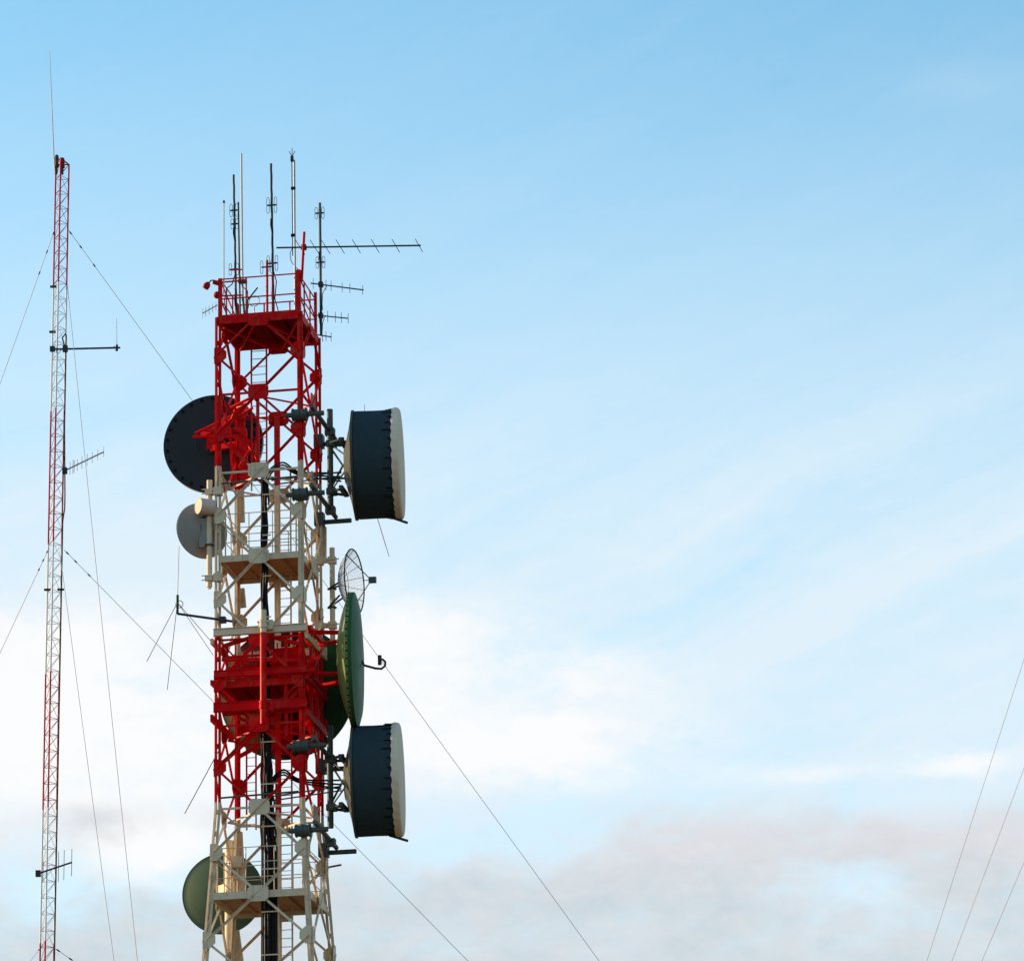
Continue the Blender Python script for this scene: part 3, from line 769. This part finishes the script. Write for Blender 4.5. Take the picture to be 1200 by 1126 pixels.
# ------------------------------------------------------------------ antennas on the roof platform
def rod_thing(name, label, cat, a, b, r, m, part='rod', group=None, n=8):
    o = Vector(b); e = twthing(name, label, cat, o, group)
    MB().tube([a, b], r, n).build(part, m, e, o); return e, o
zd = zb - .02
def deckfoot(p): return Vector((p.x, p.y, zd))
def folded(mb, c, d, hh, ww, r=.010):
    """folded dipole loop: centre c, standing off along d"""
    u = Vector(d).normalized(); pts = []
    for k in range(17):
        t = 2 * math.pi * k / 16; x = math.copysign(abs(math.cos(t)) ** .5, math.cos(t)) * ww / 2; zz = math.copysign(abs(math.sin(t)) ** .7, math.sin(t)) * hh / 2
        pts.append(c + u * x + Z * zz)
    mb.tube(pts, r, 5, False)
def dipole_mast(label, top, bot, y, r, arms, m=dark, bulges=()):
    p1, p0 = tw(*top, y), tw(*bot, y)
    o = p0.copy(); e = twthing('dipole_mast', label, 'antenna', o, 'dipole masts on the roof platform')
    pts = [p0.lerp(p1, i / 24) + Vector((.006 * math.sin(i * 2.1), 0, 0)) * (1 if m is dark else 0) for i in range(25)]
    MB().tube(pts, r, 8).build('pole', m, e, o)
    mb = MB()                                      # taped coax wound along the pole
    mb.tube([p + Vector((.03 * math.cos(i * 1.1) , -.03, 0)) for i, p in enumerate(pts[:16])], [.012 + .028 * max(0, math.sin(i * .55)) for i in range(16)], 6); mb.build('coax', rubber, e, o)
    for (py, left, right, hh) in arms:
        mb = MB(); t = (py - bot[1]) / (top[1] - bot[1]); c = p0.lerp(p1, t)
        mb.tube([c + Vector((-left, 0, .0)), c + Vector((right, 0, 0))], .032, 6)
        if left: folded(mb, c + Vector((-left + .03, 0, 0)), (1, .4, 0), hh, .10)
        if right: folded(mb, c + Vector((right - .03, 0, 0)), (1, .4, 0), hh, .10)
        mb.build('folded_dipole', dark, e, o)
    return e
dipole_mast('dark dipole mast left of the tall pale pole, with loops on its left side', (273.8, 205), (277, 372), -.5, .042, ((247, .15, .12, .5), (263, .12, .12, .4), (316, .22, .1, .45)))
e, o = rod_thing('whip_antenna', 'short dark whip hard against the tall pale pole on the roof', 'antenna', tw(279.2, 237, -.2), tw(281.5, 372, -.2), .034, dark)
e, o = rod_thing('pole_antenna', 'tallest pale tubular pole antenna on the roof platform', 'antenna', tw(282.8, 180, -.3), tw(284.5, 350, -.3), .036, pale)
mb = MB(); p = tw(284.3, 330, -.3); mb.box(p, .3, .2, .12); mb.tube([tw(284.4, 348, -.3), Vector((tw(288, 365, -.3).x, -.3, zd))], .045, 8); mb.build('bracket', steel, e, o)
dipole_mast('dark dipole mast in the middle of the roof, with paired loops on both sides', (317.6, 192), (320.5, 366), -.4, .045, ((241, .17, .17, .62), (309, .2, .17, .6)))
mb = MB(); 
e, o = rod_thing('whip_antenna', 'thin pale whip above the front left rail corner', 'antenna', tw(262.3, 238, -1.4), tw(262.3, 345, -1.4), .024, pale)
mb = MB(); mb.tube([tw(262.3, 238, -1.4), tw(262.3, 235.5, -1.4)], .045, 8); mb.build('tip', dark, e, o)
# stub dipole by the red post
p = tw(312, 313, -.9); o = p.copy(); e = twthing('folded_dipole', 'small folded dipole on the short red post in the middle of the roof', 'antenna', o)
mb = MB(); mb.tube([p + Vector((-.18, 0, 0)), p + Vector((.2, 0, 0))], .028, 6); mb.build('arm', dark, e, o)
mb = MB(); folded(mb, p + Vector((-.17, 0, 0)), (1, .4, 0), .5, .1); mb.build('loop', dark, e, o)
mb = MB(); folded(mb, p + Vector((.2, 0, 0)), (1, .4, 0), .5, .1); mb.build('loop', dark, e, o)
# pole with the wind vane
yv = -.8
p1, p0 = tw(344.8, 188, yv), tw(346, 366, yv); o = p0.copy()
e = twthing('sensor_pole', 'slim grey pole with a small forked sensor on top', 'antenna', o)
MB().tube([p0, p1], .038, 8).build('pole', alu, e, o)
mb = MB(); a, b = tw(342, 188, yv), tw(343, 300, yv); mb.tube([a, b], .018, 6)
for py in (221, 276): q = tw(342.4, py, yv); mb.box(q + Vector((.04, 0, 0)), .16, .08, .1)
mb.build('coax', rubber, e, o)
mb = MB(); q = tw(342.3, 186.5, yv); mb.box(q, .1, .1, .2); mb.tube([q, tw(345, 189, yv)], .03, 6)
for s in (-1, 0, 1): mb.tube([q + Vector((0, 0, .08)), q + Vector((s * .11, 0, .3 if s else .42))], .014, 5)
mb.build('sensor_head', dark, e, o)
mb = MB()
pts = [tw(x, y_, yv) for x, y_ in ((343, 290), (340, 297), (341, 306), (346, 313), (352, 318))]
mb.tube(pts, .014, 5, False); mb.build('hanging_lead', rubber, e, o)
# right rear mast
dipole_mast('dark dipole mast at the right rear corner of the roof', (374.8, 238), (376.3, 392), 1.5, .05, ((250, .17, .14, .46), (308, .15, .15, .46)), m=steel)

def yagi(label, a, b, y, els, r, er, m, yb=None, along='z', L=.33, clamp=None, group='yagi antennas on the tower'):
    A = tw(*a, y); B = tw(*b, y if yb is None else yb); o = A.copy()
    e = twthing('yagi_antenna', label, 'antenna', o, group)
    MB().tube([A, B], r, 8).build('boom', m, e, o)
    d = (B - A)
    mb = MB()
    for i, px in enumerate(els):
        t = (px - a[0]) / (b[0] - a[0]); c = A + d * t; l = L * (1.08 - .16 * i / len(els)) if not isinstance(L, list) else L[i]
        v = Z * l if along == 'z' else Vector((0, l, 0))
        mb.tube([c - v, c + v], er, 5)
    mb.build('element', m, e, o)
    if clamp:
        mb = MB(); t = (clamp - a[0]) / (b[0] - a[0]); q = A + d * t; mb.box(q, .16, .18, .18); mb.build('clamp', dark, e, o)
        if along == 'z': MB().tube([A + d * min(.95, t + .12), A + d * (t + .06) + Vector((0, 0, -.22)), q + Vector((.07, -.02, -.34)), q + Vector((.05, -.02, -.75)), q + Vector((.06, 0, -1.0))], .013, 5).build('coax', rubber, e, o)
    return e
yagi('long yagi boom reaching right from the tall red corner post', (324, 290.5), (493, 287.8), -1.3, (352, 369, 382, 399, 418, 440, 464, 491), .033, .013, dark, along='y', L=.72, clamp=356.5)
e = yagi('upper of the three short yagis at the right rear corner', (364, 332), (426, 340), 1.5, (367, 382, 388, 401, 410, 425), .026, .011, dark, L=.19, clamp=376)
yagi('middle of the three short yagis at the right rear corner', (366, 369), (408, 373.2), 1.55, (370, 384, 393, 400, 408), .024, .011, dark, L=.2, clamp=376)
yagi('lowest and shortest yagi at the right rear corner', (372, 392.5), (388.5, 395), 1.6, (382, 388), .024, .011, dark, L=.17)
yagi('small pale yagi pointing left from the roof railing', (237, 367.5), (255, 357.5), -1.3, (237.5, 241, 245, 249, 253), .02, .010, alu, L=.17)
for (a_, b_) in (((258, 331), (284, 329)), ((270, 316.5), (283, 316)), ((259, 347), (284, 346))):
    MB().tube([tw(*a_, -1.2), tw(*b_, -.4)], .032, 6).build('pole_bracket', tower_paint, T)
for (pts_, y_) in ((((275.5, 322), (272, 333), (266, 338), (263, 352), (265, 370)), -.9), (((281, 322), (284, 336), (290, 341), (291, 360), (288, 366)), -.4), (((319, 312), (324, 330), (322, 350), (326, 364)), -.4)):
    MB().tube([tw(*q, y_) for q in pts_], .02, 6).build('drooping_coax', rubber, T)
# loop
q = tw(298, 353, .2); o = q.copy()
e = twthing('loop_antenna', 'thin round loop antenna with a slanting stick on the roof deck', 'antenna', o)
mb = MB(); mb.ring(q, (0.1, 1, 0), .20, .014, 28, 5); mb.tube([q + Vector((0, 0, -.2)), Vector((q.x, q.y, zd))], .02, 6); mb.build('loop', alu, e, o)
mb = MB(); mb.tube([tw(290, 352, .1), tw(302, 337, .1)], .028, 6); mb.tube([tw(290, 352, .1), Vector((tw(290, 352, .1).x, .1, zd))], .025, 6); mb.build('stick', dark, e, o)
# lights on the roof
y = -1.4
p = tw(258, 333, y); o = p.copy()
e = twthing('obstruction_light', 'red gooseneck lamp hanging out from the left rail corner', 'lamp', o, 'red lamps at the left rail corner')
pts = [tw(*q, y) for q in ((258, 333), (254, 332), (250.5, 328.5), (247, 329), (244.5, 332))]
MB().tube(pts, .026, 8).build('arm', dark, e, o)
mb = MB(); a, b = tw(244.8, 331, y), tw(240, 338.5, y); d = (b - a); mb.tube([a, a + d * .2, a + d * .5, a + d * .9, b], [.05, .1, .13, .12, .07], 12); mb.build('lamp_head', lamp_red, e, o)
p = tw(254.5, 331.5, y); mb = MB(); mb.tube([p + Vector((-.14, 0, .04)), p + Vector((.12, 0, -.04))], [.08, .1], 10); mb.build('junction_box', lamp_red, e, o)
p = tw(254.5, 346, y); o = p.copy()
e = twthing('obstruction_light', 'round red lamp fixed low on the left rail corner', 'lamp', o, 'red lamps at the left rail corner')
mb = MB(); mb.lathe([(0, -.16), (.08, -.13), (.13, -.04), (.13, .05), (.08, .13), (0, .16)], p, (.4, -1, .2), 16); mb.build('lamp_head', lamp_red, e, o)
mb = MB(); mb.tube([p, p + Vector((.2, 0, 0))], .04, 8); mb.build('bracket', red_paint, e, o)

# ------------------------------------------------------------------ ground plane aerials standing off the tower
y = -1.75
o = tw(268, 727, y); e = twthing('ground_plane_antenna', 'whip on a dark arm reaching left, with thin slanting radials', 'antenna', o)
mb = MB(); a, b = tw(272.5, 728, y), tw(208, 719, y); mb.tube([a, b], .045, 8); c = tw(208, 701, y); mb.tube([b, c], .045, 8); mb.box(tw(261, 726.3, y), .22, .25, .2); mb.build('arm', dark, e, o)
mb = MB(); mb.tube([c, tw(209.8, 640, y)], .013, 5); mb.build('whip', alu, e, o)
mb = MB(); mb.tube([c + Vector((0, 0, -.35)), c + Vector((0, 0, .12))], [.05, .05], 8); mb.ring(c + Vector((.07, 0, -.22)), (0, 1, 0), .13, .014, 16, 5); mb.build('base_coil', dark, e, o)
for (q, yy) in (((172, 775), -2.2), ((196, 808), -3.0), ((250, 768), -1.2), ((252, 757), -.4)):
    mb = MB(); mb.tube([c + Vector((0, 0, -.15)), tw(*q, yy)], .012, 5); mb.build('radial', alu if q[0] > 200 else dark, e, o)
o = tw(252, 887, -1.6); e = twthing('rod_antenna', 'thin dark rod slanting down and left below the red girders', 'antenna', o)
MB().tube([tw(256, 880, -1.6), tw(216.5, 953, -1.9)], .016, 6).build('rod', dark, e, o)
y = 2.2
o = tw(428, 600, y); e = twthing('ground_plane_antenna', 'thin whip and radials half hidden behind the upper drum dish', 'antenna', o)
c = tw(428, 560, y); MB().tube([c, tw(427, 474, y)], .014, 5).build('whip', alu, e, o)
for q, yy in (((456, 652), 1.2), ((452, 640), 2.5)): MB().tube([c, tw(*q, yy)], .011, 5).build('radial', alu, e, o)
MB().tube([c, (H, H + .1, c.z - .1)], .04, 8).build('arm', dark, e, o)

# ------------------------------------------------------------------ guyed masts
MY = 166.0
def build_mast(px_top, px_bot, label, y_top=192, cuts_py=(334, 481, 637, 789, 948, 1104)):
    top = atY(px_top, y_top, MY); b_ = atY(px_bot, 1126, MY)
    t = top.z / (top.z - b_.z); base = top + (b_ - top) * t; base.z = 0
    O = Vector((base.x, MY, 0)); hgt = top.z
    lean = Vector((top.x - base.x, 0, hgt)) / hgt
    e = thing('guyed_mast', label, 'mast', O)
    s = .272
    tri = [Vector((-s, .12, 0)), Vector((s, .12, 0)), Vector((-.02, -.36, 0))]
    zc = [atY(px_top + (px_bot - px_top) * (y - y_top) / (1126 - y_top), y, MY).z for y in cuts_py]
    k = zc[-2] - zc[-1]
    while zc[-1] > k: zc.append(zc[-1] - k)
    mr, mw = (.5, .004, .012), (.72, .71, .66)
    paint = mat('mast_paint', mw, .45, dirt=.25, colfn=bands(mr, mw, zc))
    lace = mat('lacing_paint', mw, .5, dirt=.3, colfn=bands((.30, .10, .11), (.50, .51, .5), zc))
    for p in tri: MB().tube([p, p + lean * hgt], .034, 8).build('leg', paint, e)
    ph = .66; n = int(hgt / ph)
    for f in range(3):
        a, b = tri[f], tri[(f + 1) % 3]; mb = MB()
        for i in range(n):
            z0 = hgt - ph * (i + 1); z1 = z0 + ph
            mb.tube([a + lean * z1, b + lean * z1], .012, 4, False)
            p, q = (a, b) if f == 0 or i % 2 else (b, a)
            mb.tube([p + lean * z0, q + lean * z1], .014 if f == 0 else .010, 4, False)
        mb.build('lacing', lace, e)
    return e, O, lean, hgt, tri
e, MO, LEAN, MH, TRI = build_mast(72.8, 54.5, 'slim triangular guyed mast in red and white bands at the left')
def mp(py, dx=0, dy=0):
    """point on mast 1 at photo height py (in mast coordinates)"""
    p = atY(72.8 + (54.5 - 72.8) * (py - 192) / 934, py, MY); return LEAN * p.z + Vector((dx, dy, 0))
mb = MB(); mb.tube([TRI[0] + LEAN * MH, TRI[2] + LEAN * (MH + .12), TRI[1] + LEAN * MH, TRI[0] + LEAN * MH], .035, 6); mb.build('head_frame', mat('head_red', (.3, .01, .015), .5), e)
mb = MB(); pts = [mp(y, .30, .08) for y in (392, 420, 500, 580, 595, 610, 700, 800, 900, 1000, 1126)]
for i in (3, 4): pts[i].x += .07
pts.append(Vector((.3, .08, .5))); mb.tube(pts, .03, 6); mb.build('feeder_cable', rubber, e)
for y, s in ((335, -1), (388, -1), (690, -1), (690, 1)): MB().box(mp(y, s * .27, .1), .26, .16, .06).build('bracket', dark, e)
def mthing(name, label, cat, o, group=None): return thing(name, label, cat, MO + Vector(o), 0, group)
def mw_(px, py, dy=0.0): return atY(px, py, MY + dy) - MO
# lamps and whip at its head
for px, py, m, lab, tall in ((66.5, 188, dark, 'dark beacon lamp on the top left of the guyed mast', .52), (73.3, 190, lamp_red, 'red beacon lamp on the top middle of the guyed mast', .42)):
    c = mw_(px, py); o = c.copy(); e2 = mthing('beacon_lamp', lab, 'lamp', o, 'lamps on the guyed mast')
    mb = MB(); mb.lathe([(0, -tall / 2), (.06, -tall / 2), (.09, -.1), (.095, .05), (.07, tall / 2 - .05), (0, tall / 2)], c, Z, 16); mb.build('lens', m, e2, o)
    mb = MB(); mb.tube([c - Z * (tall / 2 + .35), c - Z * tall / 2], .05, 8); mb.lathe([(0, -tall / 2 - .05), (.1, -tall / 2 - .05), (.1, -tall / 2 + .03), (0, -tall / 2 + .03)], c, Z, 16); mb.build('socket', dark, e2, o)
o = mw_(64.5, 200); e2 = mthing('whip_antenna', 'long thin whip on the very top of the guyed mast', 'antenna', o)
mb = MB(); a, b = mw_(63.2, 186), mw_(58.2, 60); mb.tube([mw_(64.5, 204), a, a.lerp(b, .5), b], [.03, .03, .022, .012], 6); mb.build('whip', pale, e2, o)
# side arm at 408
o = mw_(62, 409, -.1); e2 = mthing('side_arm_antenna', 'small whip at the end of a dark level arm on the guyed mast', 'antenna', o)
mb = MB(); a, b = mw_(58.5, 409.5, -.45), mw_(141, 407.5, -.45); mb.tube([a, b], .042, 8); mb.box(mw_(76.5, 408.8, -.4), .2, .2, .25); mb.box(mw_(61.5, 409, -.4), .2, .2, .2); mb.tube([mw_(76, 408, -.4), mw_(73, 396, -.4), mw_(77, 391, -.3)], .03, 6); mb.build('arm', dark, e2, o)
mb = MB(); c = mw_(137, 408, -.45); mb.tube([c, mw_(136.6, 373, -.45)], [.014, .009], 5); mb.build('whip', pale, e2, o)
mb = MB(); mb.tube([c - Z * .12, c + Z * .14], .05, 8)
for t in range(4): mb.tube([c, c + Vector((.16 * math.cos(t * 1.57 + .6), .16 * math.sin(t * 1.57 + .6), .06 * (-1) ** t))], .012, 5)
mb.build('base', dark, e2, o)
def myagi(label, a, b, els, Ls, r, er, m, da=-.1, db=-.1):
    A, B = mw_(*a, da), mw_(*b, db); o = A.copy(); e2 = mthing('yagi_antenna', label, 'antenna', o, 'yagi antennas on the guyed mast')
    MB().tube([A, B], r, 8).build('boom', m, e2, o); mb = MB()
    for px, l in zip(els, Ls):
        c = A.lerp(B, (px - a[0]) / (b[0] - a[0])); mb.tube([c - Z * l, c + Z * l], er, 5)
    mb.build('element', m, e2, o)
    mb = MB(); mb.box(A.lerp(B, .02), .2, .2, .24); mb.build('clamp', dark, e2, o)
myagi('pale nine element yagi slanting up to the right from the guyed mast', (75, 552), (121.5, 529.5), (82, 85.5, 87, 90.5, 96, 102, 108, 114.5, 121.5), (.28, .3, .26, .26, .26, .25, .24, .23, .22), .032, .012, mat('pale_yagi', (.42, .43, .38), .5, .2))
myagi('short yagi with three tall elements near the foot of the guyed mast', (44, 1023.5), (84.5, 1010), (50.5, 68.5, 75, 84), (.4, .60, .60, .55), .036, .013, dark, -.4, -.4)

e3, MO2, LEAN2, MH2, TRI2 = build_mast(1361, 1357, 'second slim triangular guyed mast beyond the right edge')

# ------------------------------------------------------------------ guy wires
def ground_on_line(p0, p1, Y):
    """where the picture line through two pixels meets the ground at depth Y"""
    lo, hi = 1.0, 6.0
    f = lambda t: atY(p0[0] + (p1[0] - p0[0]) * t, p0[1] + (p1[1] - p0[1]) * t, Y).z
    for _ in range(60):
        m_ = (lo + hi) / 2
        if f(m_) > 0: lo = m_
        else: hi = m_
    return atY(p0[0] + (p1[0] - p0[0]) * lo, p0[1] + (p1[1] - p0[1]) * lo, Y)
def guy(label, p0, p1, dY, sag, beads, Y0=MY, grp='guy wires of the left mast', r=.012):
    A = atY(*p0, Y0); B = ground_on_line(p0, p1, Y0 + dY); o = B.copy()
    e = thing('guy_wire', label, 'guy wire', o, 0, grp)
    n = 40; pt = lambda t: A.lerp(B, t) - Z * sag * 4 * t * (1 - t)
    MB().tube([pt(i / n) for i in range(n + 1)], r, 6).build('strand', wirem, e, o)
    for q in beads:
        t = q / (A - B).length; mb = MB(); d = (pt(t + .002) - pt(t)).normalized(); mb.tube([pt(t) - d * .09, pt(t) - d * .04, pt(t) + d * .04, pt(t) + d * .09], [.015, .03, .03, .015], 8); mb.build('insulator', dark, e, o)
guy('guy wire from the upper collar of the left mast, running steeply down to the left', (64, 270), (0, 450), 40, .0, (.15, 1.1, 2.2))
guy('long guy wire from the upper collar of the left mast, passing behind the tower', (80.5, 270), (220, 462), 0, .0, (.15, .9, 1.9))
guy('nearly upright guy wire in front of the left mast, the right one of that pair', (79, 335), (163, 1126), -42, .5, ())
guy('guy wire from the lower collar of the left mast down to the left edge', (56.5, 644), (0, 765), 40, .0, (.15, .7, 1.3))
guy('guy wire from the lower collar of the left mast, passing behind the tower', (75, 644), (248, 820), 0, .0, (.2, .7, 1.5))
guy('nearly upright guy wire in front of the left mast, the left one of that pair', (70, 646), (135, 1126), -42, .3, ())
guy('short end of a guy wire leaving the left mast foot to the left', (46, 1112), (35, 1126), 40, 0, (.2,))
guy('short end of a guy wire leaving the left mast foot to the right', (63.5, 1110), (88, 1127), 0, 0, (.2, .8, 1.3))
for (px, slope, ytop, lab) in ((1200, 3.085, 272, 'leftmost of the three guy wires at the right edge'), (1200, 2.648, 469, 'middle one of the three guy wires at the right edge'), (1200, 2.321, 632, 'rightmost and shortest of the three guy wires at the right edge')):
    yc = {272: 765, 469: 893, 632: 1003}[ytop]; xt = 1200 + (yc - ytop) / slope
    guy(lab, (xt, ytop), (xt - 100, ytop + 100 * slope), 40, .3, (.2,), grp='guy wires at the right edge')
